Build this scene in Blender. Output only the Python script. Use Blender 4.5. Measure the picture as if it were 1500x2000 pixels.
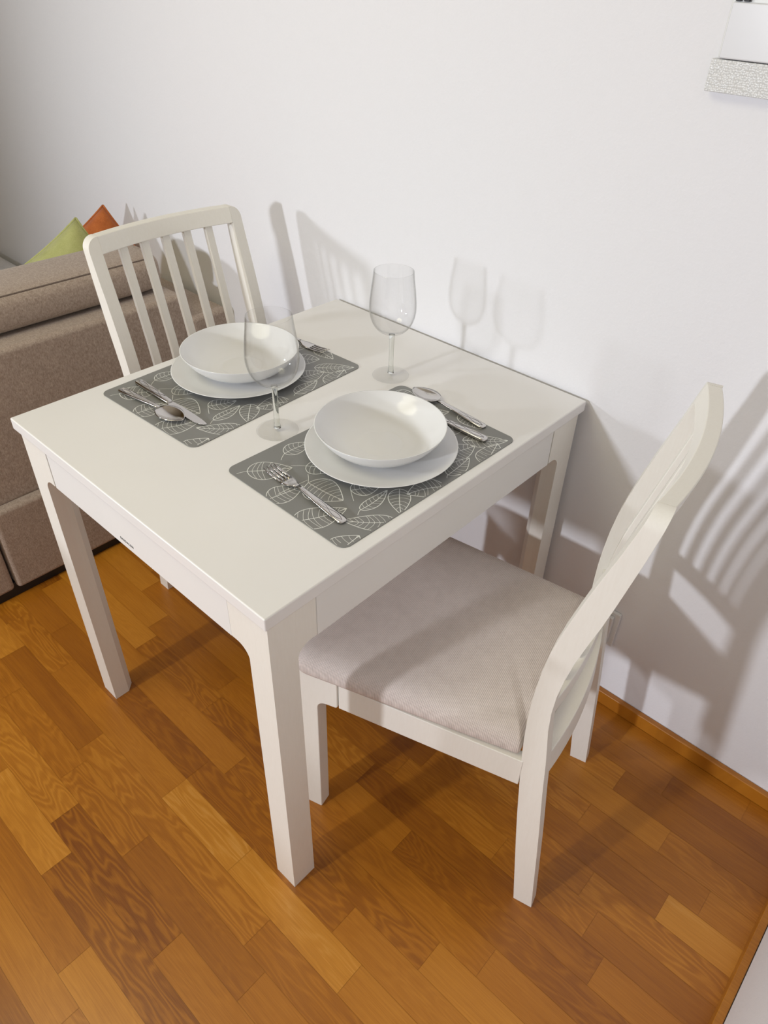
import bpy, bmesh, math, random
from mathutils import Matrix, Vector

for o_ in list(bpy.data.objects): bpy.data.objects.remove(o_, do_unlink=True)
SC = bpy.context.scene
COL = SC.collection
random.seed(7)

# ------------------------------------------------------------------ camera
cam_d = bpy.data.cameras.new('camera')
cam = bpy.data.objects.new('camera', cam_d); COL.objects.link(cam)
R0 = (0.743188, 0.668000, 0.037890)      # camera right
R1 = (0.428900, -0.432300, -0.793000)    # camera down
right = Vector(R0).normalized()
down = Vector(R1); down = (down - right * down.dot(right)).normalized()
fwd = right.cross(down)
m = Matrix.Identity(4)
for i in range(3):
    m[i][0] = right[i]; m[i][1] = -down[i]; m[i][2] = -fwd[i]
m[0][3], m[1][3], m[2][3] = 1.2311, -1.1845, 1.4352
cam.matrix_world = m
cam_d.sensor_fit = 'HORIZONTAL'; cam_d.sensor_width = 36
cam_d.lens = 1407.44 / 1500 * 36
cam_d.shift_x = -31.54 / 1500; cam_d.shift_y = -22.55 / 1500
cam_d.clip_start = 0.02
SC.camera = cam

# ------------------------------------------------------------------ light and exposure
w = bpy.data.worlds.new('world'); SC.world = w; w.use_nodes = True
w.node_tree.nodes['Background'].inputs[0].default_value = (0.8, 0.85, 1, 1)
w.node_tree.nodes['Background'].inputs[1].default_value = 0.0
SC.view_settings.view_transform = 'Standard'; SC.view_settings.look = 'None'
SC.view_settings.exposure = 0.0; SC.view_settings.gamma = 1.0
SC.view_settings.use_curve_mapping = False

def lamp(name, loc, target, size, power, col, shape='DISK', size_y=None):
    l = bpy.data.lights.new(name, 'AREA'); l.shape = shape; l.size = size
    if size_y: l.size_y = size_y
    l.energy = power; l.color = col
    o = bpy.data.objects.new(name, l); COL.objects.link(o); o.location = loc
    d = Vector(target) - Vector(loc)
    o.rotation_euler = d.to_track_quat('-Z', 'Y').to_euler()
    return o
def spot(name, loc, target, radius, power, col, size, blend):
    l = bpy.data.lights.new(name, 'SPOT'); l.shadow_soft_size = radius; l.energy = power; l.color = col
    l.spot_size = math.radians(size); l.spot_blend = blend
    o = bpy.data.objects.new(name, l); COL.objects.link(o); o.location = loc
    o.rotation_euler = (Vector(target) - Vector(loc)).to_track_quat('-Z', 'Y').to_euler()
    return o
spot('track_spot', (-0.08, -4.2, 1.51), (0.6, 0, 0.80), 0.10, 262, (0.91, 0.95, 1.02), 80, 1.0)
spot('track_spot', (-1.68, -3.0, 1.42), (0.7, 0, 0.80), 0.085, 122, (0.91, 0.95, 1.02), 90, 1.0)
lamp('ceiling_fill', (-0.15, -1.75, 2.55), (-0.15, -1.75, 0), 1.3, 19.5, (0.98, 0.925, 0.66))  # unseen soft fill added overhead for ambient light

# ------------------------------------------------------------------ materials
def newmat(name):
    mt = bpy.data.materials.new(name); mt.use_nodes = True
    nt = mt.node_tree; b = nt.nodes['Principled BSDF']
    return mt, nt, b
def N(nt, t, **kw):
    n = nt.nodes.new(t)
    for k, v in kw.items(): setattr(n, k, v)
    return n
def coords(nt, scale=(1, 1, 1), kind='Object'):
    tc = N(nt, 'ShaderNodeTexCoord'); mp = N(nt, 'ShaderNodeMapping')
    mp.inputs['Scale'].default_value = scale
    nt.links.new(tc.outputs[kind], mp.inputs['Vector']); return mp.outputs[0]
def noise(nt, vec, scale, detail=3, rough=0.5):
    n = N(nt, 'ShaderNodeTexNoise'); n.inputs['Scale'].default_value = scale
    n.inputs['Detail'].default_value = detail; n.inputs['Roughness'].default_value = rough
    nt.links.new(vec, n.inputs['Vector']); return n.outputs['Fac']
def ramp(nt, fac, stops):
    r = N(nt, 'ShaderNodeValToRGB'); e = r.color_ramp.elements
    while len(e) < len(stops): e.new(0.5)
    for i, (p, c) in enumerate(stops): e[i].position = p; e[i].color = (*c, 1)
    nt.links.new(fac, r.inputs[0]); return r.outputs[0]
def bump(nt, b, h, strength, dist):
    n = N(nt, 'ShaderNodeBump'); n.inputs['Strength'].default_value = strength
    n.inputs['Distance'].default_value = dist
    nt.links.new(h, n.inputs['Height']); nt.links.new(n.outputs[0], b.inputs['Normal'])
def math_(nt, op, a, b_=None, c=None):
    n = N(nt, 'ShaderNodeMath', operation=op)
    for i, v in enumerate((a, b_, c)):
        if v is None: continue
        if isinstance(v, (int, float)): n.inputs[i].default_value = v
        else: nt.links.new(v, n.inputs[i])
    return n.outputs[0]

def plain(name, col, rough=0.5, metal=0.0, coat=0.0, bump_s=None):
    mt, nt, b = newmat(name)
    v = coords(nt)
    f = noise(nt, v, 3.0, 2)
    c = ramp(nt, f, [(0.3, tuple(x * 0.975 for x in col)), (0.7, tuple(min(1, x * 1.02) for x in col))])
    nt.links.new(c, b.inputs['Base Color'])
    b.inputs['Roughness'].default_value = rough; b.inputs['Metallic'].default_value = metal
    b.inputs['Coat Weight'].default_value = coat
    if bump_s: bump(nt, b, noise(nt, v, bump_s[0], 3), bump_s[1], bump_s[2])
    return mt
def m_wall():
    mt, nt, b = newmat('white_wall_paint')
    v = coords(nt)
    b.inputs['Base Color'].default_value = (0.80, 0.795, 0.82, 1); b.inputs['Roughness'].default_value = 0.85
    h1 = noise(nt, v, 170, 2, 0.6); h2 = noise(nt, v, 45, 3, 0.5)
    bump(nt, b, math_(nt, 'MULTIPLY_ADD', h2, 0.6, h1), 0.35, 0.0016)
    return mt
def m_white_wood():
    mt, nt, b = newmat('white_stained_wood')
    v = coords(nt)
    f = noise(nt, coords(nt, (30, 30, 3)), 12, 4, 0.6)
    c = ramp(nt, f, [(0.25, (0.82, 0.79, 0.725)), (0.75, (0.85, 0.825, 0.765))])
    nt.links.new(c, b.inputs['Base Color']); b.inputs['Roughness'].default_value = 0.42
    bump(nt, b, f, 0.06, 0.0006)
    return mt
def fabric(name, c1, c2, mott=35.0, weave=(700, 700, 700), wb=0.35, rough=0.95):
    mt, nt, b = newmat(name)
    v = coords(nt)
    f1 = noise(nt, v, mott, 4, 0.7)
    f2 = noise(nt, coords(nt, (1, 1, 0.35)), weave[0], 2, 0.6)
    f = math_(nt, 'MULTIPLY_ADD', f2, 0.6, math_(nt, 'MULTIPLY', f1, 0.5))
    c = ramp(nt, f, [(0.38, c1), (0.72, c2)])
    nt.links.new(c, b.inputs['Base Color']); b.inputs['Roughness'].default_value = rough
    b.inputs['Sheen Weight'].default_value = 0.15
    bump(nt, b, f2, wb, 0.0012)
    return mt
def m_seat():
    mt, nt, b = newmat('seat_weave')
    v = coords(nt)
    wv = N(nt, 'ShaderNodeTexWave', wave_type='BANDS', bands_direction='X')
    wv.inputs['Scale'].default_value = 110; wv.inputs['Distortion'].default_value = 0.8
    wv.inputs['Detail Scale'].default_value = 3
    nt.links.new(v, wv.inputs['Vector'])
    wv2 = N(nt, 'ShaderNodeTexWave', wave_type='BANDS', bands_direction='Y')
    wv2.inputs['Scale'].default_value = 150; wv2.inputs['Distortion'].default_value = 1.0
    nt.links.new(v, wv2.inputs['Vector'])
    f = math_(nt, 'MULTIPLY_ADD', wv.outputs['Fac'], 0.55, math_(nt, 'MULTIPLY', wv2.outputs['Fac'], 0.2))
    f = math_(nt, 'MULTIPLY_ADD', noise(nt, v, 60, 3), 0.35, f)
    c = ramp(nt, f, [(0.15, (0.50, 0.43, 0.395)), (0.95, (0.80, 0.715, 0.665))])
    nt.links.new(c, b.inputs['Base Color']); b.inputs['Roughness'].default_value = 0.95
    bump(nt, b, f, 0.5, 0.001)
    return mt
def oak(name, attr=True, dark=1.0):
    mt, nt, b = newmat(name)
    tc = N(nt, 'ShaderNodeTexCoord')
    if attr:
        at = N(nt, 'ShaderNodeAttribute', attribute_name='plank'); sx = N(nt, 'ShaderNodeSeparateColor')
        nt.links.new(at.outputs['Color'], sx.inputs[0])
        seed, tint, fig = sx.outputs[0], sx.outputs[1], sx.outputs[2]
        cmb = N(nt, 'ShaderNodeCombineXYZ')
        nt.links.new(math_(nt, 'MULTIPLY', seed, 37.0), cmb.inputs[0])
        nt.links.new(math_(nt, 'MULTIPLY', seed, 11.0), cmb.inputs[1])
        nt.links.new(math_(nt, 'MULTIPLY', seed, 23.0), cmb.inputs[2])
        ad = N(nt, 'ShaderNodeVectorMath', operation='ADD')
        nt.links.new(tc.outputs['Object'], ad.inputs[0]); nt.links.new(cmb.outputs[0], ad.inputs[1]); vec = ad.outputs[0]
    else:
        vec = tc.outputs['Object']; tint = 0.5; fig = 0.2
    def mp(s):
        k = N(nt, 'ShaderNodeMapping'); k.inputs['Scale'].default_value = s
        nt.links.new(vec, k.inputs['Vector']); return k.outputs[0]
    field = noise(nt, mp((1.5, 8.0, 1)), 1.2, 3, 0.5)
    wob = noise(nt, mp((14, 70, 1)), 1.0, 3, 0.6)
    ph = math_(nt, 'MULTIPLY_ADD', field, 170.0, math_(nt, 'MULTIPLY', wob, 7.0))
    rings = math_(nt, 'MULTIPLY_ADD', math_(nt, 'SINE', ph), 0.5, 0.5)
    rings = math_(nt, 'POWER', rings, 1.6)
    straight = noise(nt, mp((2.0, 190, 1)), 1.0, 3, 0.6)
    pores = noise(nt, mp((14, 700, 1)), 1.0, 2, 0.7)
    broad = noise(nt, mp((2.5, 14, 1)), 1.0, 2)
    mixr = N(nt, 'ShaderNodeMix'); mixr.data_type = 'FLOAT'
    if attr: nt.links.new(fig, mixr.inputs[0])
    else: mixr.inputs[0].default_value = fig
    nt.links.new(straight, mixr.inputs[2]); nt.links.new(rings, mixr.inputs[3])
    g = math_(nt, 'MULTIPLY_ADD', mixr.outputs[0], 0.20, math_(nt, 'MULTIPLY', pores, 0.30))
    g = math_(nt, 'ADD', g, math_(nt, 'MULTIPLY', broad, 0.26))
    if attr: g = math_(nt, 'ADD', g, math_(nt, 'MULTIPLY', math_(nt, 'SUBTRACT', tint, 0.5), 0.62))
    c = ramp(nt, g, [(0.05, (0.20*dark, 0.055*dark, 0.004*dark)), (0.36, (0.41*dark, 0.145*dark, 0.009*dark)),
                     (0.62, (0.58*dark, 0.240*dark, 0.024*dark)), (0.9, (0.74*dark, 0.39*dark, 0.10*dark))])
    nt.links.new(c, b.inputs['Base Color'])
    b.inputs['Roughness'].default_value = 0.36; b.inputs['Coat Weight'].default_value = 0.12
    b.inputs['Coat Roughness'].default_value = 0.25
    bump(nt, b, g, 0.08, 0.0008)
    return mt
def m_glass():
    mt = bpy.data.materials.new('clear_glass'); mt.use_nodes = True; nt = mt.node_tree; nt.nodes.clear()
    out = N(nt, 'ShaderNodeOutputMaterial'); g = N(nt, 'ShaderNodeBsdfGlass')
    g.inputs['IOR'].default_value = 1.5; g.inputs['Roughness'].default_value = 0.0
    g.inputs['Color'].default_value = (0.97, 0.98, 0.97, 1)
    nt.links.new(g.outputs[0], out.inputs[0]); return mt
def m_thin_glass():
    # a blown wall ~1 mm thick: straight transmission, Fresnel reflection, darker where looked through edge-on
    mt = bpy.data.materials.new('thin_blown_glass'); mt.use_nodes = True; nt = mt.node_tree; nt.nodes.clear()
    out = N(nt, 'ShaderNodeOutputMaterial'); mx = N(nt, 'ShaderNodeMixShader')
    tr = N(nt, 'ShaderNodeBsdfTransparent'); gl = N(nt, 'ShaderNodeBsdfGlossy')
    gl.inputs['Roughness'].default_value = 0.0
    lw = N(nt, 'ShaderNodeLayerWeight'); lw.inputs['Blend'].default_value = 0.5
    c = ramp(nt, lw.outputs['Facing'], [(0.0, (0.992, 0.992, 0.992)), (0.6, (0.975, 0.975, 0.975)), (0.86, (0.88, 0.88, 0.875)), (0.95, (0.66, 0.66, 0.65)), (1.0, (0.36, 0.36, 0.35))])
    nt.links.new(c, tr.inputs[0])
    fr = math_(nt, 'MULTIPLY_ADD', math_(nt, 'POWER', lw.outputs['Facing'], 5.0), 0.80, 0.035)
    nt.links.new(fr, mx.inputs[0]); nt.links.new(tr.outputs[0], mx.inputs[1]); nt.links.new(gl.outputs[0], mx.inputs[2])
    nt.links.new(mx.outputs[0], out.inputs[0]); return mt

M = dict(
    wall=m_wall(), wood=m_white_wood(),
    warmwall=plain('ochre_bounce_tint', (0.52, 0.34, 0.12), 0.9),  # unseen walls, ochre chosen to dim and warm the bounce light
    ceiling=plain('ceiling_paint', (0.80, 0.75, 0.62), 0.9),
    laminate=plain('table_top_paint', (0.83, 0.815, 0.80), 0.33),
    apron=plain('apron_paint', (0.82, 0.81, 0.79), 0.38),
    seat=m_seat(), floor=oak('oak_parquet'), oakboard=oak('oak_baseboard', False, 0.95),
    sofa=fabric('taupe_sofa_fabric', (0.27, 0.205, 0.16), (0.50, 0.405, 0.335), 150, (520,)),
    piping=fabric('sofa_piping', (0.10, 0.07, 0.055), (0.20, 0.15, 0.12), 60, (520,)),
    green=fabric('green_cushion_fabric', (0.34, 0.35, 0.11), (0.50, 0.50, 0.21), 25, (900,), 0.2),
    orange=fabric('orange_cushion_fabric', (0.36, 0.085, 0.014), (0.56, 0.16, 0.035), 25, (900,), 0.2),
    black=plain('black_plastic', (0.012, 0.012, 0.014), 0.5),
    ink=plain('black_ink', (0.02, 0.02, 0.02), 0.6),
    china=plain('glazed_porcelain', (0.79, 0.79, 0.79), 0.13, 0, 0.0),
    mat=plain('grey_placemat_vinyl', (0.215, 0.215, 0.205), 0.38),
    print=plain('white_leaf_ink', (0.80, 0.81, 0.78), 0.5),
    steel=plain('stainless_steel', (0.62, 0.60, 0.58), 0.16, 1.0),
    etch=plain('etched_steel', (0.16, 0.15, 0.15), 0.4, 0.8),
    plastic=plain('white_plastic', (0.76, 0.76, 0.75), 0.35),
    panel=plain('glossy_white_panel', (0.70, 0.70, 0.72), 0.25),
    glass=m_glass(), thin=m_thin_glass(),
    linen=fabric('white_bed_linen', (0.60, 0.59, 0.63), (0.80, 0.79, 0.82), 14, (500,), 0.15),
)
def m_honey():
    mt, nt, b = newmat('honeycomb_plastic')
    v = coords(nt)
    vo = N(nt, 'ShaderNodeTexVoronoi'); vo.inputs['Scale'].default_value = 330; vo.inputs['Randomness'].default_value = 0.7
    nt.links.new(v, vo.inputs['Vector'])
    c = ramp(nt, vo.outputs['Distance'], [(0.2, (0.80, 0.80, 0.79)), (0.55, (0.63, 0.63, 0.62))])
    nt.links.new(c, b.inputs['Base Color']); b.inputs['Roughness'].default_value = 0.25
    bump(nt, b, vo.outputs['Distance'], 0.8, 0.001)
    return mt
M['honey'] = m_honey()

# ------------------------------------------------------------------ helpers
def finish(name, bm, mat, parent=None, bev=0.0, smooth=False, seg=2, sub=0, loc=None):
    bmesh.ops.recalc_face_normals(bm, faces=bm.faces)
    me = bpy.data.meshes.new(name); bm.to_mesh(me); bm.free()
    o = bpy.data.objects.new(name, me); COL.objects.link(o)
    me.materials.append(mat)
    if smooth or bev:
        for p in me.polygons: p.use_smooth = True
    if bev:
        md = o.modifiers.new('bevel', 'BEVEL'); md.width = bev; md.segments = seg
        md.limit_method = 'ANGLE'; md.angle_limit = math.radians(35); md.harden_normals = True
    if sub:
        md = o.modifiers.new('subdivision', 'SUBSURF'); md.levels = sub; md.render_levels = sub
    if parent is not None: o.parent = parent
    if loc: o.location = loc
    return o
def empty(name, loc=(0, 0, 0), rz=0):
    o = bpy.data.objects.new(name, None); COL.objects.link(o); o.empty_display_size = 0.05
    o.location = loc; o.rotation_euler = (0, 0, rz); return o
def tag(o, label=None, cat=None, group=None, kind=None):
    if label: o['label'] = label
    if cat: o['category'] = cat
    if group: o['group'] = group
    if kind: o['kind'] = kind
    return o
def box(bm, x0, x1, y0, y1, z0, z1):
    v = [bm.verts.new(p) for p in ((x0,y0,z0),(x1,y0,z0),(x1,y1,z0),(x0,y1,z0),(x0,y0,z1),(x1,y0,z1),(x1,y1,z1),(x0,y1,z1))]
    for f in ((0,3,2,1),(4,5,6,7),(0,1,5,4),(1,2,6,5),(2,3,7,6),(3,0,4,7)): bm.faces.new([v[i] for i in f])
    return v
def prism(bm, poly, fn, lo, hi):
    """poly of 2-D points, fn(a, b, t) -> 3-D point; extruded between t=lo and t=hi"""
    A = [bm.verts.new(fn(a, b, lo)) for a, b in poly]; B = [bm.verts.new(fn(a, b, hi)) for a, b in poly]
    n = len(poly)
    bm.faces.new(A); bm.faces.new(B[::-1])
    for i in range(n): bm.faces.new((A[i], A[(i+1) % n], B[(i+1) % n], B[i]))
def loft(bm, sections, cap=True):
    R = [[bm.verts.new(p) for p in s] for s in sections]; n = len(R[0])
    for a, b in zip(R, R[1:]):
        for i in range(n): bm.faces.new((a[i], a[(i+1) % n], b[(i+1) % n], b[i]))
    if cap: bm.faces.new(R[0][::-1]); bm.faces.new(R[-1])
def lathe(bm, prof, seg=64, close=False):
    rings = []
    for r, z in prof:
        if r < 1e-6: rings.append([bm.verts.new((0, 0, z))])
        else: rings.append([bm.verts.new((r*math.cos(2*math.pi*i/seg), r*math.sin(2*math.pi*i/seg), z)) for i in range(seg)])
    pairs = list(zip(rings, rings[1:]))
    if close: pairs.append((rings[-1], rings[0]))
    for a, b in pairs:
        for i in range(seg):
            j = (i+1) % seg
            if len(a) == 1 and len(b) == 1: continue
            if len(a) == 1: bm.faces.new((a[0], b[i], b[j]))
            elif len(b) == 1: bm.faces.new((a[i], a[j], b[0]))
            else: bm.faces.new((a[i], a[j], b[j], b[i]))
def spline(pts, n):
    """Catmull-Rom through pts, n samples per span"""
    out = []
    P = [pts[0]] + list(pts) + [pts[-1]]
    for i in range(1, len(P)-2):
        for k in range(n):
            t = k / n
            out.append(tuple(0.5*((2*b) + (-a+c)*t + (2*a-5*b+4*c-d)*t*t + (-a+3*b-3*c+d)*t**3)
                             for a, b, c, d in zip(P[i-1], P[i], P[i+1], P[i+2])))
    out.append(tuple(pts[-1])); return out
def union(bms, mat, name, parent, bev):
    obs = []
    for b in bms:
        bmesh.ops.recalc_face_normals(b, faces=b.faces)
        me = bpy.data.meshes.new('t'); b.to_mesh(me); b.free()
        o = bpy.data.objects.new('t', me); COL.objects.link(o); obs.append(o)
    base = obs[0]
    for o in obs[1:]:
        md = base.modifiers.new('b', 'BOOLEAN'); md.operation = 'UNION'; md.object = o; md.solver = 'EXACT'
    bpy.context.view_layer.update()
    dg = bpy.context.evaluated_depsgraph_get()
    me = bpy.data.meshes.new_from_object(base.evaluated_get(dg))
    for o in obs: bpy.data.objects.remove(o, do_unlink=True)
    bm = bmesh.new(); bm.from_mesh(me); bpy.data.meshes.remove(me)
    bmesh.ops.dissolve_limit(bm, angle_limit=0.001, verts=bm.verts, edges=bm.edges)
    return finish(name, bm, mat, parent, bev)
def copy_tree(root, loc, rz):
    r = root.copy(); COL.objects.link(r); r.location = loc; r.rotation_euler = (0, 0, rz)
    for ch in list(root.children):
        c = ch.copy(); COL.objects.link(c); c.parent = r
        for g in list(ch.children):
            d = g.copy(); COL.objects.link(d); d.parent = c
    return r

# ------------------------------------------------------------------ room shell
XR, XL, YF, ZC = 1.389, -4.2, -6.0, 2.6
YP, YPH = 0.0614, -0.320            # parquet strip pitch and phase
known = {0: [1.229], -1: [1.022, 0.60, 0.2], 1: [1.10, 0.70], 2: [0.935, 1.143], 3: [0.62, 1.19], 4: [0.78, 1.28],
         5: [1.038, 0.55], 6: [0.956, 0.40], 7: [0.35, 0.80], 8: [0.35, 0.572, 0.877], 9: [0.12, 0.70, 1.05],
         10: [0.40, 0.76], 11: [0.235, 0.60], 12: [0.05, 0.32, 0.88], 13: [0.50]}
special = {(0, 1.229): (0.86, 0.1), (8, 0.35): (0.92, 0.7), (8, 0.572): (0.84, 0.35), (11, 0.235): (0.24, 0.95), (12, 0.32): (0.26, 0.95),
           (6, 0.956): (0.72, 0.05), (5, 0.55): (0.42, 0.4), (2, 0.935): (0.50, 0.6), (2, 1.143): (0.38, 0.1), (6, 0.40): (0.40, 0.8),
           (7, 0.35): (0.34, 0.7), (7, 0.80): (0.60, 0.2), (5, 1.038): (0.48, 0.1), (3, 0.62): (0.25, 0.4), (-1, 0.60): (0.5, 0.8)}
bm = bmesh.new(); lay = bm.loops.layers.float_color.new('plank')
k = -6
while YPH - YP*k > YF:
    y1 = min(0, YPH - YP*k); y0 = max(YF, YPH - YP*(k+1)); k += 1
    if y0 >= 0: continue
    js = sorted(known.get(k-1, []))
    xs = list(js) if js else [0.3 + random.uniform(-0.3, 0.3)]
    while xs[0] > XL: xs.insert(0, xs[0] - random.uniform(0.22, 0.52))
    while xs[-1] < XR: xs.append(xs[-1] + random.uniform(0.25, 0.5))
    for xa, xb in zip(xs, xs[1:]):
        key = (k-1, xa); xa2, xb2 = max(xa, XL), min(xb, XR)
        if xa2 >= xb2: continue
        t, f = special.get(key, (min(0.85, max(0.2, random.gauss(0.50, 0.16))), random.choice((0.05, 0.2, 0.5, 0.8))))
        s = random.random()
        g = 0.00022
        fc = bm.faces.new([bm.verts.new(p) for p in ((xa2+g, y0+g, 0), (xb2-g, y0+g, 0), (xb2-g, y1-g, 0), (xa2+g, y1-g, 0))])
        for lp in fc.loops: lp[lay] = (s, t, f, 1)
fl = finish('floor', bm, M['floor'])
bm = bmesh.new(); box(bm, XL-0.1, XR+0.1, YF-0.1, 0.1, -0.05, -0.0008)
sub = finish('floor_underlay', bm, M['oakboard'], fl); 
tag(fl, kind='structure'); tag(sub, kind='structure')
def slab(name, *a, mat='wall', bev=0):
    b = bmesh.new(); box(b, *a); return tag(finish(name, b, M[mat], None, bev), kind='structure')
slab('wall_back', XL-0.1, XR+0.1, 0, 0.1, -0.05, ZC)
slab('wall_right', XR, XR+0.1, YF, 0, -0.05, ZC)
slab('wall_left', XL-0.1, XL, YF, 0, -0.05, ZC, mat='warmwall')
slab('wall_front', XL-0.1, XR+0.1, YF-0.1, YF, -0.05, ZC, mat='warmwall')
slab('ceiling', XL-0.1, XR+0.1, YF-0.1, 0.1, ZC, ZC+0.1, mat='ceiling')
slab('baseboard_back', XL, XR-0.016, -0.0145, -0.0002, 0.0, 0.041, mat='oakboard', bev=0.003)
slab('baseboard_right', XR-0.0155, XR-0.0012, YF, -0.0003, 0.0, 0.041, mat='oakboard', bev=0.002)

# ------------------------------------------------------------------ dining table
TX0, TX1, TY0, TY1 = 0.0, 0.6975, -0.8107, -0.008
O = 0.0076
table = tag(empty('dining_table', (0, 0, 0)), 'square white dining table set for two, pushed against the wall', 'table')
bm = bmesh.new(); box(bm, TX0, TX1, TY0, TY1, 0.727, 0.75); finish('tabletop', bm, M['laminate'], table, 0.0025, seg=3)
def arch(b0, b1, w0, z0, z1, r):
    """bracket outline: from post (inner edge at w0) out to b1, underside z0, top z1, concave fillet radius r"""
    pts = [(b0, z1), (b1, z1), (b1, z0)]
    cx, cz = w0 + r, z0 - r
    pts += [(cx, z0)]
    for i in range(1, 9):
        a = math.pi/2 + i * math.pi/2/8
        pts.append((cx + r*math.cos(a), cz + r*math.sin(a)))
    pts += [(b0, cz)]
    return pts
def table_leg(cx, cy, sx, sy):
    W, B, Z0, Z1 = 0.0485, 0.0862, 0.6435, 0.7268
    L1, L2, L3 = bmesh.new(), bmesh.new(), bmesh.new()
    c = 0.017; wb = 0.0505
    foot = [(0, 0), (wb, 0), (wb, wb-c), (wb-c, wb), (0, wb)]
    top = [(0, 0), (W, 0), (W, W-c), (W-c, W), (0, W)]
    P = lambda a, b, z: (cx + sx*a, cy + sy*b, z)
    loft(L1, [[P(a, b, 0.0) for a, b in foot], [P(a, b, Z1) for a, b in top]])
    T = 0.022
    prism(L2, arch(0.002, B, W-0.0006, Z0, Z1-0.0003, 0.026), lambda a, z, t: P(a, t, z), 0.0, T)
    prism(L3, arch(0.002, B, W-0.0006, Z0, Z1-0.0003, 0.026), lambda a, z, t: P(t, a, z), 0.0, T)
    return union([L1, L2, L3], M['wood'], 'leg', table, 0.0022)
xa, xb, ya, yb = TX0+O, TX1-O, TY0+O, TY1-O
table_leg(xa, ya, 1, 1); table_leg(xb, ya, -1, 1); table_leg(xa, yb, 1, -1); table_leg(xb, yb, -1, -1)
AG = 0.0876
for nm, a in (('apron', (xa+AG, xb-AG, ya+0.0006, ya+0.019)), ('apron', (xa+AG, xb-AG, yb-0.019, yb-0.0006)),
              ('apron', (xb-0.019, xb-0.0006, ya+AG, yb-AG)), ('apron', (xa+0.0006, xa+0.019, ya+AG, yb-AG))):
    bm = bmesh.new(); box(bm, a[0], a[1], a[2], a[3], 0.6405, 0.7266); finish(nm, bm, M['apron'], table, 0.0012)
fc = bpy.data.curves.new('lettering', 'FONT'); fc.body = 'EKEDALEN'; fc.size = 0.0068; fc.extrude = 0.00015; fc.space_character = 1.25
fo = bpy.data.objects.new('lettering', fc); COL.objects.link(fo)
fo.rotation_euler = (math.pi/2, 0, 0); fo.location = (0.3125, ya+0.0004, 0.6525)
bpy.context.view_layer.update()
me = bpy.data.meshes.new_from_object(fo.evaluated_get(bpy.context.evaluated_depsgraph_get())); mw = fo.matrix_world.copy()
bpy.data.objects.remove(fo, do_unlink=True)
lt = bpy.data.objects.new('printed_lettering', me); COL.objects.link(lt); lt.matrix_world = mw; lt.parent = table
me.materials.clear(); me.materials.append(M['ink']); lt['label'] = 'tiny black lettering along the front rail'

# ------------------------------------------------------------------ chairs (local: +x to the back, seat towards -x)
PF = spline([(-0.036, 0), (-0.064, 0.235), (-0.0765, 0.356), (-0.085, 0.45), (-0.0885, 0.53), (-0.087, 0.60), (-0.079, 0.68), (-0.060, 0.765), (-0.041, 0.835), (-0.025, 0.89), (-0.009, 0.952)], 6)
PR = spline([(0.0, 0), (-0.0235, 0.235), (-0.037, 0.356), (-0.046, 0.45), (-0.0555, 0.53), (-0.0555, 0.60), (-0.044, 0.68), (-0.0235, 0.765), (-0.009, 0.835), (0.002, 0.89), (0.013, 0.952)], 6)
def interp(tab, z):
    for a, b in zip(tab, tab[1:]):
        if a[1] <= z <= b[1] + 1e-9:
            t = (z-a[1]) / max(1e-9, b[1]-a[1]); return a[0] + (b[0]-a[0])*t
    return tab[-1][0]
HW = 0.190; TK = 0.0268; ZT = 0.952
def bow(y, amp=0.019): return amp * (1 - (y/(HW-TK))**2)
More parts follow.
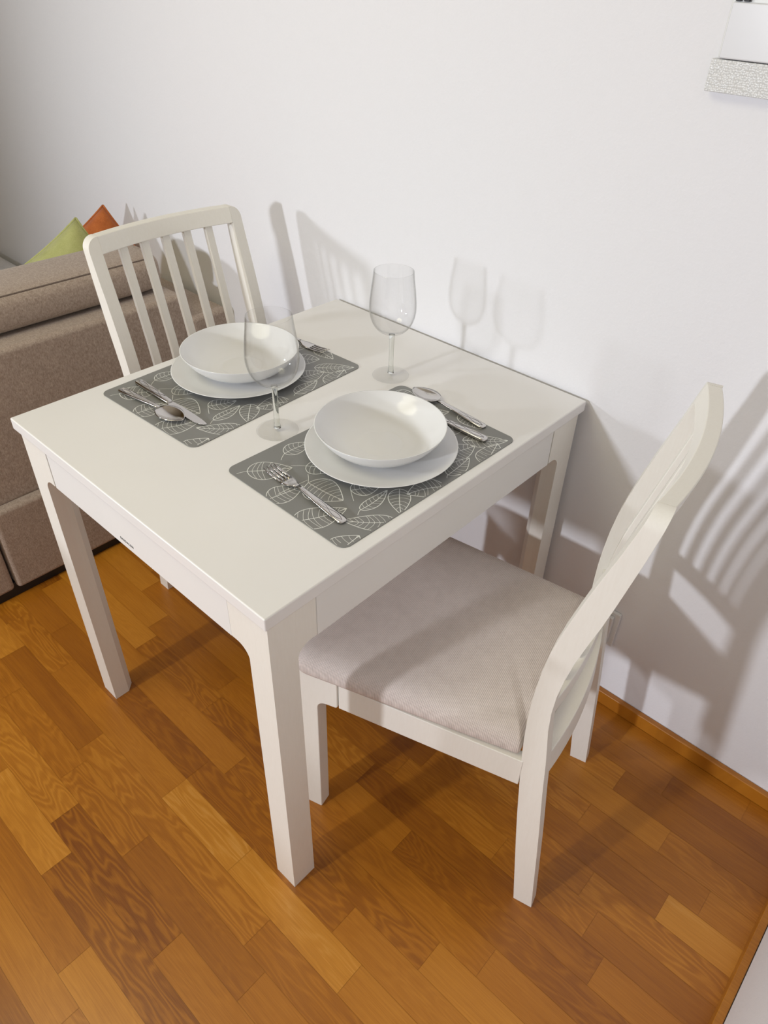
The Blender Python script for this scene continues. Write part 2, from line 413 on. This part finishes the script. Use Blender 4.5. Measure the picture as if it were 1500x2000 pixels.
def make_chair():
    root = empty('dining_chair')
    for s in (-1, 1):
        bm = bmesh.new(); secs = []
        zs = [0.0, 0.01] + [0.04*i for i in range(1, 23)] + [ZT - 0.0255*(1-math.sin(math.radians(a))) for a in range(0, 91, 10)]
        zs = sorted(set(round(z, 5) for z in zs))
        r = 0.0255
        for z in zs:
            f, b = interp(PF, z), interp(PR, z)
            yo = HW
            if z > ZT - r: yo = HW - (r - math.sqrt(max(0, r*r - (z-(ZT-r))**2)))
            yi = HW - TK
            if yo <= yi + 0.0015:  # rounded shoulder runs on over the rail joint
                yi = yo - 0.0015
            secs.append([(f, s*yi, z), (b, s*yi, z), (b, s*yo, z), (f, s*yo, z)])
        # keep the part of the shoulder inside the joint line as its own small wedge
        loft(bm, secs)
        finish('leg', bm, M['wood'], root, 0.0022)
    # front legs with their arched brackets, splayed a little outwards
    for s in (-1, 1):
        bm = bmesh.new()
        sp = lambda a: s*(0.2165 - 0.0265*(a+0.49)/0.445)
        poly = [(-0.4895, 0.0), (-0.4565, 0.0), (-0.4545, 0.333)]
        for i in range(0, 7):
            a_ = math.pi - i*math.pi/2/6
            poly.append((-0.4345 + 0.02*math.cos(a_), 0.335 + 0.02*math.sin(a_)))
        poly += [(-0.4165, 0.3565), (-0.4135, 0.360), (-0.4135, 0.4215), (-0.491, 0.4215)]
        A = [bm.verts.new((a, sp(a), z)) for a, z in poly]
        B = [bm.verts.new((a, sp(a) - s*0.029, z)) for a, z in poly]
        bm.faces.new(A); bm.faces.new(B[::-1]); n = len(poly)
        for i in range(n): bm.faces.new((A[i], A[(i+1) % n], B[(i+1) % n], B[i]))
        finish('leg', bm, M['wood'], root, 0.0018)
        bm = bmesh.new()
        y = lambda a: sp(a) - s*0.0012
        loft(bm, [[(a, y(a), 0.3575), (a, y(a) - s*0.02, 0.3575), (a, y(a) - s*0.02, 0.4215), (a, y(a), 0.4215)] for a in (-0.4115, -0.0790)])
        finish('side_rail', bm, M['wood'], root, 0.0015)
    bm = bmesh.new(); box(bm, -0.487, -0.467, -0.186, 0.186, 0.36, 0.4215); finish('front_rail', bm, M['wood'], root, 0.0015)
    def curved(name, z0, z1, f0, r0, f1, r1, amp, inner=HW-TK+0.0006):
        bm = bmesh.new(); secs = []
        for i in range(17):
            yy = -inner + 2*inner*i/16; b = amp*(1-(yy/inner)**2)
            secs.append([(f0+b, yy, z0), (r0+b, yy, z0), (r1+b, yy, z1), (f1+b, yy, z1)])
        loft(bm, secs); finish(name, bm, M['wood'], root, 0.002)
    curved('rear_seat_rail', 0.362, 0.4215, -0.076, -0.045, -0.080, -0.049, 0.017)
    curved('lower_back_rail', 0.522, 0.556, -0.077, -0.0585, -0.0775, -0.059, 0.017)
    curved('top_rail', 0.9175, ZT, -0.0185, 0.0055, -0.0090, 0.0130, 0.019)
    for yy in (-0.1075, -0.0535, 0, 0.0535, 0.1075):
        bm = bmesh.new(); secs = []
        zz = [0.553 + (0.920-0.553)*i/14 for i in range(15)]
        for z in zz:
            c = 0.5*(interp(PF, z)+interp(PR, z)) + bow(yy, 0.0175)
            secs.append([(c-0.0055, yy-0.0095, z), (c+0.0055, yy-0.0095, z), (c+0.0055, yy+0.0095, z), (c-0.0055, yy+0.0095, z)])
        loft(bm, secs); finish('slat', bm, M['wood'], root, 0.002)
    # upholstered seat
    bm = bmesh.new(); rings = []
    def outline(inset, z, dome=0):
        xf, xb, wf, wb = -0.503+inset, -0.0895-inset*0.6, 0.2255-inset, 0.186-inset
        xt = -0.0665-inset*0.6; wt = 0.1585-inset
        corners = [(xf, -wf, 0.032), (xb, -wb, 0.006), (xb, -wt, 0.004), (xt, -wt, 0.006), (xt, wt, 0.006), (xb, wt, 0.004), (xb, wb, 0.006), (xf, wf, 0.032)]
        pts = []
        n = 8
        for i in range(8):
            x, y, r = corners[i]; r = max(0.003, r - inset*0.2)
            p, q = corners[i-1], corners[(i+1) % 8]
            d1 = Vector((p[0]-x, p[1]-y)).normalized(); d2 = Vector((q[0]-x, q[1]-y)).normalized()
            A = Vector((x, y)) + d1*r; B = Vector((x, y)) + d2*r; C_ = Vector((x, y))
            for j in range(n+1):
                t = j/n; P = A*(1-t)**2 + C_*2*t*(1-t) + B*t*t; pts.append((P.x, P.y, z))
            for j in range(1, 10):
                t = j/10; E_ = Vector((q[0], q[1])) - d2*max(0.003, corners[(i+1) % 8][2]-inset*0.2)
                P = B.lerp(E_, t); pts.append((P.x, P.y, z))
        return pts
    prof = [(0.030, 0.4225), (0.010, 0.4225), (0.003, 0.4245), (0.0, 0.431), (0.0, 0.440), (0.002, 0.449), (0.007, 0.458), (0.016, 0.4655),
            (0.032, 0.4705), (0.060, 0.4735), (0.100, 0.4755), (0.150, 0.4765)]
    loft(bm, [outline(i, z) for i, z in prof])
    so = finish('seat', bm, M['seat'], root, 0, True)
    so['label'] = 'grey woven fabric seat pad'
    return root
TH = math.radians(13.6)
ax = Vector((math.cos(TH), math.sin(TH), 0)); nx = Vector((-math.sin(TH), math.cos(TH), 0))
P0 = Vector((1.045, -0.524, 0)) + nx*HW
chair = make_chair(); chair.location = P0; chair.rotation_euler = (0, 0, TH)
tag(chair, 'white slat-back chair in front right of the table, whole grey seat pad showing', 'chair', 'dining chairs at the table')
chair2 = copy_tree(chair, (-0.203, -0.3205, 0), math.pi)
chair2['label'] = 'white slat-back chair between the table and the sofa, only its backrest showing'

# ------------------------------------------------------------------ placemats
MW, ML = 0.279, 0.423
leaves = [(-0.1101,-0.1896,-0.0673,-0.1303,0.0240,(-0.1158,-0.2058)), (-0.1081,-0.1125,-0.1035,-0.0575,0.0160,(-0.0971,-0.1291)),
 (-0.0552,-0.1107,-0.0127,-0.0863,0.0200,(-0.0729,-0.1284)), (-0.0176,-0.1394,0.0551,-0.1315,0.0290,(-0.0356,-0.1240)),
 (-0.0277,-0.2137,-0.0161,-0.1512,0.0212,(-0.0238,-0.1356)), (0.0403,-0.2204,0.0733,-0.1411,0.0240,None),
 (0.1486,-0.1099,0.0897,-0.1660,0.0176,None), (0.1360,-0.2250,0.1325,-0.1725,0.0250,None),
 (0.0907,-0.1288,0.0842,-0.0628,0.0110,(0.0968,-0.1404)), (0.0955,-0.0462,0.1408,-0.0920,0.0170,None),
 (0.1426,0.0124,0.1136,-0.0486,0.0240,None), (0.1252,0.0392,0.1177,0.1042,0.0150,(0.1294,0.0313)),
 (0.0832,0.0828,0.1012,0.1401,0.0230,(0.0773,0.0680)), (0.1475,0.1079,0.1246,0.1749,0.0228,None),
 (0.0750,0.1389,0.1315,0.1962,0.0190,(0.1410,0.2124)), (0.0182,0.1430,0.0555,0.1727,0.0220,None),
 (-0.1255,0.1702,-0.0747,0.1879,0.0240,None), (0.0442,-0.1048,0.0662,-0.0564,0.0180,(0.0674,-0.1205)),
 (0.0149,0.2029,0.0752,0.1927,0.0150,None), (-0.0450,0.1380,-0.0050,0.1980,0.0200,None), (-0.120,0.05,-0.080,0.125,0.021,None),
 (-0.105,-0.03,-0.045,0.01,0.02,None), (-0.03,-0.05,0.03,-0.02,0.02,None), (-0.02,0.03,0.05,0.06,0.022,None), (0.02,0.09,-0.04,0.12,0.018,None)]
def ribbon(bm, pts, wd, z):
    def ok(p): return abs(p[0]) < MW/2-0.001 and abs(p[1]) < ML/2-0.001 and not (abs(p[0]) > MW/2-0.012 and abs(p[1]) > ML/2-0.012)
    prev = None
    for i, p in enumerate(pts):
        q = pts[min(i+1, len(pts)-1)]; r = pts[max(i-1, 0)]
        d = Vector((q[0]-r[0], q[1]-r[1]));
        if d.length < 1e-7 or not ok(p): prev = None; continue
        d.normalize(); n = Vector((-d.y, d.x))*wd/2
        cur = (bm.verts.new((p[0]+n.x, p[1]+n.y, z)), bm.verts.new((p[0]-n.x, p[1]-n.y, z)))
        if prev: bm.faces.new((prev[0], prev[1], cur[1], cur[0]))
        prev = cur
def leaf_print():
    bm = bmesh.new(); rnd = random.Random(3)
    for (bx, by, tx, ty, hw, st) in leaves:
        B, T = Vector((bx, by)), Vector((tx, ty)); d = T-B; L = d.length; d.normalize(); n = Vector((-d.y, d.x)); cv = rnd.uniform(-0.06, 0.06)*L
        wfun = lambda t: 1.12 * hw * (math.sin(math.pi*t**0.72)**0.85 if 0 < t < 1 else 0) * (1-0.18*t)
        mid = lambda t: B + d*L*t + n*cv*math.sin(math.pi*t)
        K = 26
        for s in (-1, 1):
            ribbon(bm, [tuple(mid(i/K) + n*s*wfun(i/K)) for i in range(K+1)], 0.0012, 0.0)
        ribbon(bm, [tuple(mid(i/K)) for i in range(K+1)], 0.0012, 0.00003)
        nv = max(6, int(L/0.0075))
        for s in (-1, 1):
            for j in range(1, nv):
                t = j/nv; t2 = min(0.985, t + rnd.uniform(0.05, 0.14)); a = mid(t); e = mid(t2) + n*s*wfun(t2)*0.98
                c = (a+e)/2 - d*rnd.uniform(0.001, 0.004)
                ribbon(bm, [tuple(a*(1-u)**2 + c*2*u*(1-u) + e*u*u) for u in (0, .2, .4, .6, .8, 1)], 0.00065, -0.00002)
        if st:
            S = Vector(st); c = (S+B)/2 + n*0.002
            ribbon(bm, [tuple(S*(1-u)**2 + c*2*u*(1-u) + B*u*u) for u in (0, .25, .5, .75, 1)], 0.0009, 0.0)
    return bm
def rrect(w, l, r, n=8):
    pts = []
    for cx, cy, a0 in ((w/2-r, l/2-r, 0), (-w/2+r, l/2-r, 90), (-w/2+r, -l/2+r, 180), (w/2-r, -l/2+r, 270)):
        for i in range(n+1):
            a = math.radians(a0 + 90*i/n); pts.append((cx+r*math.cos(a), cy+r*math.sin(a)))
    return pts
ZM = 0.7515
bm = bmesh.new(); prism(bm, rrect(MW, ML, 0.016), lambda a, b, t: (a, b, t), 0, 0.0015)
pm = finish('placemat', bm, M['mat'], None, 0.0004)
pr_ = finish('leaf_print', leaf_print(), M['print'], pm, loc=(0, 0, 0.00165)); pr_['label'] = 'white outline leaf pattern'
pm.location = (0.538, -0.4335, 0.75); pm.rotation_euler = (0, 0, math.radians(-1.0))
tag(pm, 'grey leaf-patterned placemat near the table front, under the large front bowl and plate', 'placemat', 'placemats')
pm2 = copy_tree(pm, (0.1625, -0.4375, 0.75), math.radians(1.9))
pm2['label'] = 'grey leaf-patterned placemat on the sofa side of the table, before the far chair'

# ------------------------------------------------------------------ plates and bowls
def plate():
    bm = bmesh.new()
    inner = spline([(0.0, 0.0045), (0.05, 0.0045), (0.080, 0.0050), (0.100, 0.0085), (0.118, 0.0140), (0.1295, 0.0178)], 5)
    outer = spline([(0.1305, 0.0172), (0.118, 0.0115), (0.100, 0.0052), (0.086, 0.0022), (0.082, 0.0)], 5)
    lathe(bm, inner + outer + [(0.078, 0.0), (0.076, 0.002), (0.0, 0.002)], 96)
    return bm
def bowl():
    bm = bmesh.new()
    inner = [(0.0, 0.0055), (0.036, 0.0055), (0.0375, 0.0052), (0.0395, 0.0057)] + spline([(0.042, 0.0060), (0.060, 0.0080), (0.080, 0.0160), (0.096, 0.0290), (0.106, 0.0405), (0.1105, 0.0462)], 6)
    outer = spline([(0.1120, 0.0462), (0.1085, 0.0395), (0.099, 0.0265), (0.085, 0.0130), (0.070, 0.0050), (0.062, 0.0030), (0.060, 0.0)], 6)
    lathe(bm, inner + outer + [(0.056, 0.0), (0.054, 0.0025), (0.0, 0.0025)], 96)
    return bm
p1 = finish('dinner_plate', plate(), M['china'], None, 0, True); p1.location = (0.537, -0.4215, ZM)
tag(p1, 'shallow white dinner plate on the front placemat, under the front bowl', 'plate', 'white dinner plates')
p2 = p1.copy(); COL.objects.link(p2); p2.location = (0.149, -0.4195, ZM)
p2['label'] = 'shallow white dinner plate on the placemat before the far chair'
b1 = finish('soup_bowl', bowl(), M['china'], None, 0, True); b1.location = (0.530, -0.417, ZM+0.0046)
tag(b1, 'wide white bowl stacked on the plate at the front of the table', 'bowl', 'white bowls')
b2 = b1.copy(); COL.objects.link(b2); b2.location = (0.1405, -0.4065, ZM+0.0046); b2.scale = (1.03, 1.03, 1.0)
b2['label'] = 'wide white bowl stacked on the plate by the far chair, partly behind a glass'

# ------------------------------------------------------------------ wine glasses
def wine_glass():
    root = empty('wine_glass')
    bm = bmesh.new()
    outer = spline([(0.0065, 0.0895), (0.016, 0.0925), (0.029, 0.1010), (0.0385, 0.1150), (0.0435, 0.1330), (0.0440, 0.1500), (0.0420, 0.1730), (0.0388, 0.1970), (0.0370, 0.2140)], 7)
    th = lambda z: 0.0011 + 0.004*max(0, (0.104-z)/0.014)**1.0
    inner = [(max(0.0, r-th(z)*(0.9 if z > 0.10 else 1.0)), z + (0.0 if z > 0.104 else (0.104-z)*0.32)) for r, z in outer][::-1]
    inner = [(r, z) for r, z in inner if r > 0.004] + [(0.0, 0.0955)]
    lathe(bm, [(0.0, 0.0885)] + outer + inner, 72)
    finish('bowl', bm, M['thin'], root, 0, True)
    bm = bmesh.new()
    lathe(bm, [(0.0, 0.0885)] + spline([(0.0062, 0.0885), (0.0050, 0.082), (0.0046, 0.060), (0.0047, 0.030), (0.0054, 0.012), (0.0062, 0.0064)], 5) + [(0.0, 0.0064)], 40)
    finish('stem', bm, M['glass'], root, 0, True)
    bm = bmesh.new()
    lathe(bm, [(0.0, 0.0062)] + spline([(0.0062, 0.0062), (0.012, 0.0042), (0.024, 0.0026), (0.0350, 0.0018), (0.0362, 0.0010), (0.0350, 0.0003)], 5) + [(0.0, 0.0003)], 72)
    finish('foot', bm, M['thin'], root, 0, True)
    return root
g1 = wine_glass(); g1.location = (0.3615, -0.503, 0.75); g1.scale = (1.02, 1.02, 1.0)
tag(g1, 'empty wine glass between the two placemats, overlapping the far bowl', 'wine glass', 'wine glasses')
g2 = copy_tree(g1, (0.3605, -0.206, 0.75), 0.4)
g2['label'] = 'empty wine glass standing nearer the wall, behind the front bowl'

# ------------------------------------------------------------------ cutlery (local: handle end at -x, business end at +x, lying on z=0)
def strip(bm, st, nseg=6):
    """st: list of (x, halfwidth, zcentre, thickness, crown)"""
    secs = []
    for x, hw, z, t, cr in st:
        top = [(x, hw*(2*i/nseg-1), z + t/2 + cr*(1-(2*i/nseg-1)**2)) for i in range(nseg+1)]
        bot = [(x, hw*(1-2*i/nseg), z - t/2 + cr*(1-(1-2*i/nseg)**2)) for i in range(nseg+1)]
        secs.append(top + bot)
    loft(bm, secs)
def handle_st(L0, L1, base=0.0):
    return [(L0, 0.0030, 0.0022, 0.0018, 0.0004), (L0+0.0015, 0.0060, 0.0023, 0.0024, 0.0004), (L0+0.006, 0.0080, 0.0024, 0.0028, 0.0005), (L0+0.03, 0.0076, 0.0034, 0.0028, 0.0005),
            (L0+0.07, 0.0056, 0.0054, 0.0028, 0.0004), (L1-0.012, 0.0036, 0.0068, 0.0030, 0.0003), (L1, 0.0032, 0.0064, 0.0030, 0.0)]
def wavy(root):
    bm = bmesh.new()
    for ph in (0, math.pi):
        secs = []
        for i in range(41):
            u = i/40; x = -0.092 + 0.075*u; zz = 0.0040 + 0.0029*u + 0.0003
            hw = 0.0058 - 0.0025*u
            y = hw*0.75*math.sin(2*math.pi*1.15*u + ph)
            secs.append([(x, y-0.0003, zz), (x, y+0.0003, zz), (x, y+0.0003, zz+0.0003), (x, y-0.0003, zz+0.0003)])
        loft(bm, secs)
    o = finish('engraved_line', bm, M['etch'], root); o['label'] = 'dark wavy engraved line on the handle'
def fork():
    root = empty('fork')
    bm = bmesh.new(); strip(bm, handle_st(-0.0975, 0.015)); finish('handle', bm, M['steel'], root, 0, True); wavy(root)
    bm = bmesh.new()
    strip(bm, [(0.0145, 0.0033, 0.0064, 0.0028, 0), (0.022, 0.0045, 0.0052, 0.0024, 0), (0.030, 0.0095, 0.0036, 0.0020, -0.0008), (0.040, 0.0118, 0.0024, 0.0018, -0.0010), (0.050, 0.0120, 0.0022, 0.0016, -0.0008)])
    for i in range(4):
        y = -0.0099 + 0.0066*i
        def sec(x, hw, z, t): return [(x, y-hw, z-t/2), (x, y+hw, z-t/2), (x, y+hw, z+t/2), (x, y-hw, z+t/2)]
        loft(bm, [sec(0.0490, 0.0020, 0.0021, 0.0016), sec(0.066, 0.0018, 0.0022, 0.0015), sec(0.082, 0.0015, 0.0038, 0.0014), sec(0.0925, 0.0009, 0.0058, 0.0010)])
    finish('tines', bm, M['steel'], root, 0, True)
    return root
def spoon():
    root = empty('spoon')
    bm = bmesh.new(); strip(bm, handle_st(-0.0975, 0.020)); finish('handle', bm, M['steel'], root, 0, True); wavy(root)
    bm = bmesh.new(); L = 0.066; n = 14; secs = []
    for i in range(n+1):
        u = i/n; x = 0.019 + L*u
        hw = max(0.0012, 0.0225*math.sin(math.pi*min(1, (0.06+0.94*u))**0.92)**0.62) if 0 < i < n else 0.0032 if i == 0 else 0.002
        dep = 0.0078*math.sin(math.pi*u)**0.8 if 0 < i < n else 0
        rim = 0.0078 - 0.0008*u
        K = 10
        top = [(x, hw*(2*j/K-1), rim - dep*(1-(2*j/K-1)**2) + 0.0006) for j in range(K+1)]
        bot = [(x, hw*(1-2*j/K), rim - dep*(1-(1-2*j/K)**2) - 0.0006) for j in range(K+1)]
        secs.append(top+bot)
    loft(bm, secs); finish('spoon_bowl', bm, M['steel'], root, 0, True)
    return root
def knife():
    root = empty('knife')
    bm = bmesh.new()
    strip(bm, [(-0.108, 0.0030, 0.003, 0.003, 0.0005), (-0.1065, 0.0065, 0.0033, 0.0042, 0.0006), (-0.100, 0.0083, 0.0037, 0.0054, 0.0007), (-0.06, 0.0076, 0.0037, 0.0056, 0.0007), (0.000, 0.0056, 0.0035, 0.0054, 0.0006), (0.004, 0.0052, 0.0032, 0.0046, 0.0003)])
    finish('handle', bm, M['steel'], root, 0, True)
    bm = bmesh.new()
    for ph in (0, math.pi):
        secs = []
        for i in range(41):
            u = i/40; x = -0.102 + 0.085*u; y = 0.0042*math.sin(2*math.pi*1.2*u + ph); zz = 0.0070
            secs.append([(x, y-0.0003, zz), (x, y+0.0003, zz), (x, y+0.0003, zz+0.0003), (x, y-0.0003, zz+0.0003)])
        loft(bm, secs)
    o = finish('engraved_line', bm, M['etch'], root); o['label'] = 'dark wavy engraved line on the handle'
    bm = bmesh.new()
    def sec(x, y0, y1, z, t): return [(x, y0, z-t/2), (x, y1, z-t*0.15), (x, y1, z+t*0.15), (x, y0, z+t/2)]
    loft(bm, [sec(0.003, -0.005, 0.005, 0.003, 0.003), sec(0.012, -0.0075, 0.0065, 0.0028, 0.0022), (sec(0.03, -0.0085, 0.0085, 0.0026, 0.002)), sec(0.075, -0.0082, 0.0092, 0.0024, 0.0018),
              sec(0.092, -0.0070, 0.0088, 0.0022, 0.0016), sec(0.104, -0.0030, 0.0080, 0.0021, 0.0014), sec(0.111, 0.0030, 0.0062, 0.002, 0.001)])
    finish('blade', bm, M['steel'], root, 0.0004, seg=1)
    return root
ZK = ZM + 0.0004
def place(o, hx, hy, tx, ty, L0, L1):
    """put handle end near (hx,hy) and tip near (tx,ty)"""
    ang = math.atan2(ty-hy, tx-hx); mx, my = (hx+tx)/2, (hy+ty)/2; mid = (L0+L1)/2
    o.location = (mx - mid*math.cos(ang), my - mid*math.sin(ang), ZK); o.rotation_euler = (0, 0, ang)
f1 = fork(); place(f1, 0.6435, -0.6050, 0.432, -0.5900, -0.0975, 0.0925)
tag(f1, 'steel fork lying along the near edge of the front placemat', 'fork', 'forks')
f2 = copy_tree(f1, (0, 0, 0), 0); place(f2, 0.010, -0.2525, 0.209, -0.2335, -0.0975, 0.0925)
f2['label'] = 'steel fork by the wall side of the far plate, half hidden by the glass'
s1 = spoon(); place(s1, 0.6360, -0.2375, 0.424, -0.2230, -0.0975, 0.081)
tag(s1, 'steel spoon on the wall side of the front placemat', 'spoon', 'spoons')
s2 = copy_tree(s1, (0, 0, 0), 0); place(s2, 0.048, -0.6215, 0.226, -0.6080, -0.0975, 0.081)
s2['label'] = 'steel spoon on the left corner of the far placemat, beside a knife'
k1 = knife(); place(k1, 0.6475, -0.2705, 0.430, -0.2760, -0.108, 0.111)
tag(k1, 'steel knife beside the front plate, blade hidden behind the bowl', 'knife', 'table knives')
k2 = copy_tree(k1, (0, 0, 0), 0); place(k2, 0.043, -0.5825, 0.265, -0.5880, -0.108, 0.111)
k2['label'] = 'steel knife on the far placemat with its whole blade showing'

# ------------------------------------------------------------------ sofa
sofa = tag(empty('sofa', (0, 0, 0)), 'taupe fabric sofa seen from behind, left of the table', 'sofa')
def sbox(name, *a, bev=0.012, mat='sofa', par=None):
    b = bmesh.new(); box(b, *a); return finish(name, b, M[mat], par or sofa, bev, seg=4)
YE = -2.30
sbox('back_panel', -0.60, -0.449, YE, -0.150, 0.272, 0.668, bev=0.014)
sbox('base_panel', -0.62, -0.4235, -0.797, -0.018, 0.028, 0.278, bev=0.012)
sbox('base_panel', -0.62, -0.4275, YE, -0.803, 0.028, 0.276, bev=0.012)
sbox('armrest', -0.95, -0.437, -0.145, -0.020, 0.283, 0.600, bev=0.016)
sbox('seat_base', -1.38, -0.625, YE, -0.15, 0.05, 0.16)
sbox('seat_cushion', -1.39, -0.61, YE, -0.155, 0.165, 0.315, bev=0.03)
sbox('plinth', -1.34, -0.437, YE+0.05, -0.03, 0.0, 0.045, bev=0.002, mat='black')
def bolster():
    bm = bmesh.new(); secs = []
    xr, xf, zb, zt = -0.498, -0.700, 0.668, 0.768
    def ring(y, k):
        # k: 0 at the end cap tip .. 1 full section
        cx, cz = (xr+xf)/2, (zb+zt)/2; hx, hz = (xr-xf)/2, (zt-zb)/2; pts = []
        for i in range(32):
            a = 2*math.pi*i/32; c, s = math.cos(a), math.sin(a); e = 0.55
            pts.append((cx + hx*(0.75+0.25*k)*math.copysign(abs(c)**e, c)*k**0.35, y, cz + hz*math.copysign(abs(s)**e, s)*(0.55+0.45*k)))
        return pts
    y0, y1 = YE, -0.165
    for dy, k in ((0.0, 0.35), (0.004, 0.62), (0.012, 0.82), (0.025, 0.93), (0.05, 0.985), (0.08, 1.0)):
        secs.append(ring(y1-dy, k))
    for j in range(1, 12): secs.append(ring(y1-0.08 - (y1-0.16-y0)*j/12, 1.0))
    for dy, k in ((0.08, 1.0), (0.05, 0.985), (0.025, 0.93), (0.004, 0.62)): secs.append(ring(y0+dy, k))
    loft(bm, secs); o = finish('back_cushion', bm, M['sofa'], sofa, 0, True)
    # piping running round the cushion
    bm = bmesh.new(); path = []
    def P(y, k): 
        pts = ring(y, k); return Vector(pts[4]) 
    ys = [(0.02, 0.93), (0.05, 0.985), (0.08, 1.0)]
    path = [P(y1-dy, k) for dy, k in ys] + [P(y1-0.08-(y1-0.16-y0)*j/12, 1) for j in range(1, 13)]
    tube(bm, path, 0.0022, 8); finish('piping', bm, M['piping'], o, 0, True)
def tube(bm, path, r, n=8):
    secs = []
    for i, p in enumerate(path):
        d = (path[min(i+1, len(path)-1)] - path[max(i-1, 0)]).normalized()
        u = d.cross(Vector((0.13, 0.2, 0.97))).normalized(); v = d.cross(u)
        secs.append([tuple(p + u*r*math.cos(2*math.pi*j/n) + v*r*math.sin(2*math.pi*j/n)) for j in range(n)])
    loft(bm, secs)
bolster()

# ------------------------------------------------------------------ throw cushions
def cushion(name, mat, TR, udir, ddir, size, thick, seam=True):
    """square pillow: top right corner TR, top edge along udir, side edge along ddir"""
    u = Vector(udir).normalized(); d = Vector(ddir); d = (d - u*d.dot(u)).normalized(); nrm = u.cross(d)
    root = empty(name, (0, 0, 0))
    bm = bmesh.new(); G = 22; lay_ = {}
    for side in (1, -1):
        for i in range(G+1):
            for j in range(G+1):
                a, b = i/G*2-1, j/G*2-1
                edge = (i in (0, G)) or (j in (0, G))
                if edge and side == -1: lay_[(side, i, j)] = lay_[(1, i, j)]; continue
                pinch = 1 - 0.07*(1-b*b)*abs(a)**3; pinch2 = 1 - 0.07*(1-a*a)*abs(b)**3
                h = thick/2 * ((1-a*a)*(1-b*b))**0.42 + (0 if edge else 0.0015*math.sin(9*a+3*b)*math.sin(7*b-4*a))
                p = Vector(TR) + u*size*(0.5+0.5*a*pinch) + d*size*(0.5+0.5*b*pinch2) + nrm*side*h
                lay_[(side, i, j)] = bm.verts.new(p)
        for i in range(G):
            for j in range(G):
                q = [lay_[(side, i, j)], lay_[(side, i+1, j)], lay_[(side, i+1, j+1)], lay_[(side, i, j+1)]]
                bm.faces.new(q if side == 1 else q[::-1])
    edge_path = [lay_[(1, i, 0)].co.copy() for i in range(G+1)] + [lay_[(1, G, j)].co.copy() for j in range(1, G+1)] + \
                [lay_[(1, i, G)].co.copy() for i in range(G-1, -1, -1)] + [lay_[(1, 0, j)].co.copy() for j in range(G-1, 0, -1)]
    finish('cover', bm, mat, root, 0, True)
    bm = bmesh.new(); tube(bm, edge_path + [edge_path[0]], 0.0028, 8); finish('edge_seam', bm, mat, root, 0, True)
    return root
gc = cushion('throw_cushion', M['green'], (-0.800, -0.236, 0.808), (-0.095, -0.150, -0.118), (0.02, -0.20, -1), 0.36, 0.17)
tag(gc, 'lime green cushion on the sofa, left of the orange one', 'cushion', 'throw cushions on the sofa')
oc = cushion('throw_cushion', M['orange'], (-0.925, -0.086, 0.789), (-0.06, -0.135, -0.100), (0.08, -0.16, -1), 0.36, 0.10)
tag(oc, 'burnt orange cushion on the sofa nearest the wall', 'cushion', 'throw cushions on the sofa')

# ------------------------------------------------------------------ bed beyond the sofa
bed = tag(empty('bed', (0, 0, 0)), 'low bed with pale printed cover beyond the sofa at the left edge', 'bed')
b_ = bmesh.new(); box(b_, -3.6, -1.62, -1.5, -0.02, 0.0, 0.14); finish('bed_base', b_, M['plastic'], bed, 0.01)
b_ = bmesh.new(); box(b_, -3.6, -1.60, -1.5, -0.02, 0.142, 0.35); finish('bed_cover', b_, M['linen'], bed, 0.03, seg=5)

# ------------------------------------------------------------------ things on the wall
dev = tag(empty('wall_unit', (0, 0, 0)), 'white wall-mounted box with a honeycomb strip at the top right of the wall', 'wall unit')
b_ = bmesh.new(); box(b_, 0.779, 0.96, -0.015, -0.0005, 1.331, 1.52); finish('back_housing', b_, M['plastic'], dev, 0.003)
b_ = bmesh.new(); box(b_, 0.783, 0.954, -0.020, -0.0153, 1.331, 1.396); finish('front_panel', b_, M['panel'], dev, 0.002)
b_ = bmesh.new(); box(b_, 0.773, 0.964, -0.018, -0.0005, 1.290, 1.3300); o = finish('honeycomb_strip', b_, M['honey'], dev, 0.0015); o['label'] = 'ribbed translucent strip'
b_ = bmesh.new(); box(b_, 0.786, 0.793, -0.021, -0.0153, 1.3965, 1.412); box(b_, 0.797, 0.805, -0.021, -0.0153, 1.3965, 1.412); finish('black_clip', b_, M['black'], dev, 0.001)

sock = tag(empty('wall_socket', (0, 0, 0)), 'white wall socket low on the wall behind the near chair', 'wall socket')
b_ = bmesh.new(); box(b_, 0.805, 0.887, -0.0095, -0.0004, 0.185, 0.286); finish('frame', b_, M['plastic'], sock, 0.002)
b_ = bmesh.new(); box(b_, 0.814, 0.876, -0.0200, -0.0097, 0.194, 0.277); finish('cover', b_, M['plastic'], sock, 0.002)
for cz in (0.213, 0.258):
    b_ = bmesh.new(); lathe(b_, [(0.0, 0.0), (0.017, 0.0), (0.017, 0.0015), (0.0145, 0.0022), (0.0, 0.0022)], 32)
    o = finish('outlet', b_, M['plastic'], sock, 0, False); o.rotation_euler = (math.pi/2, 0, 0); o.location = (0.845, -0.0201, cz)
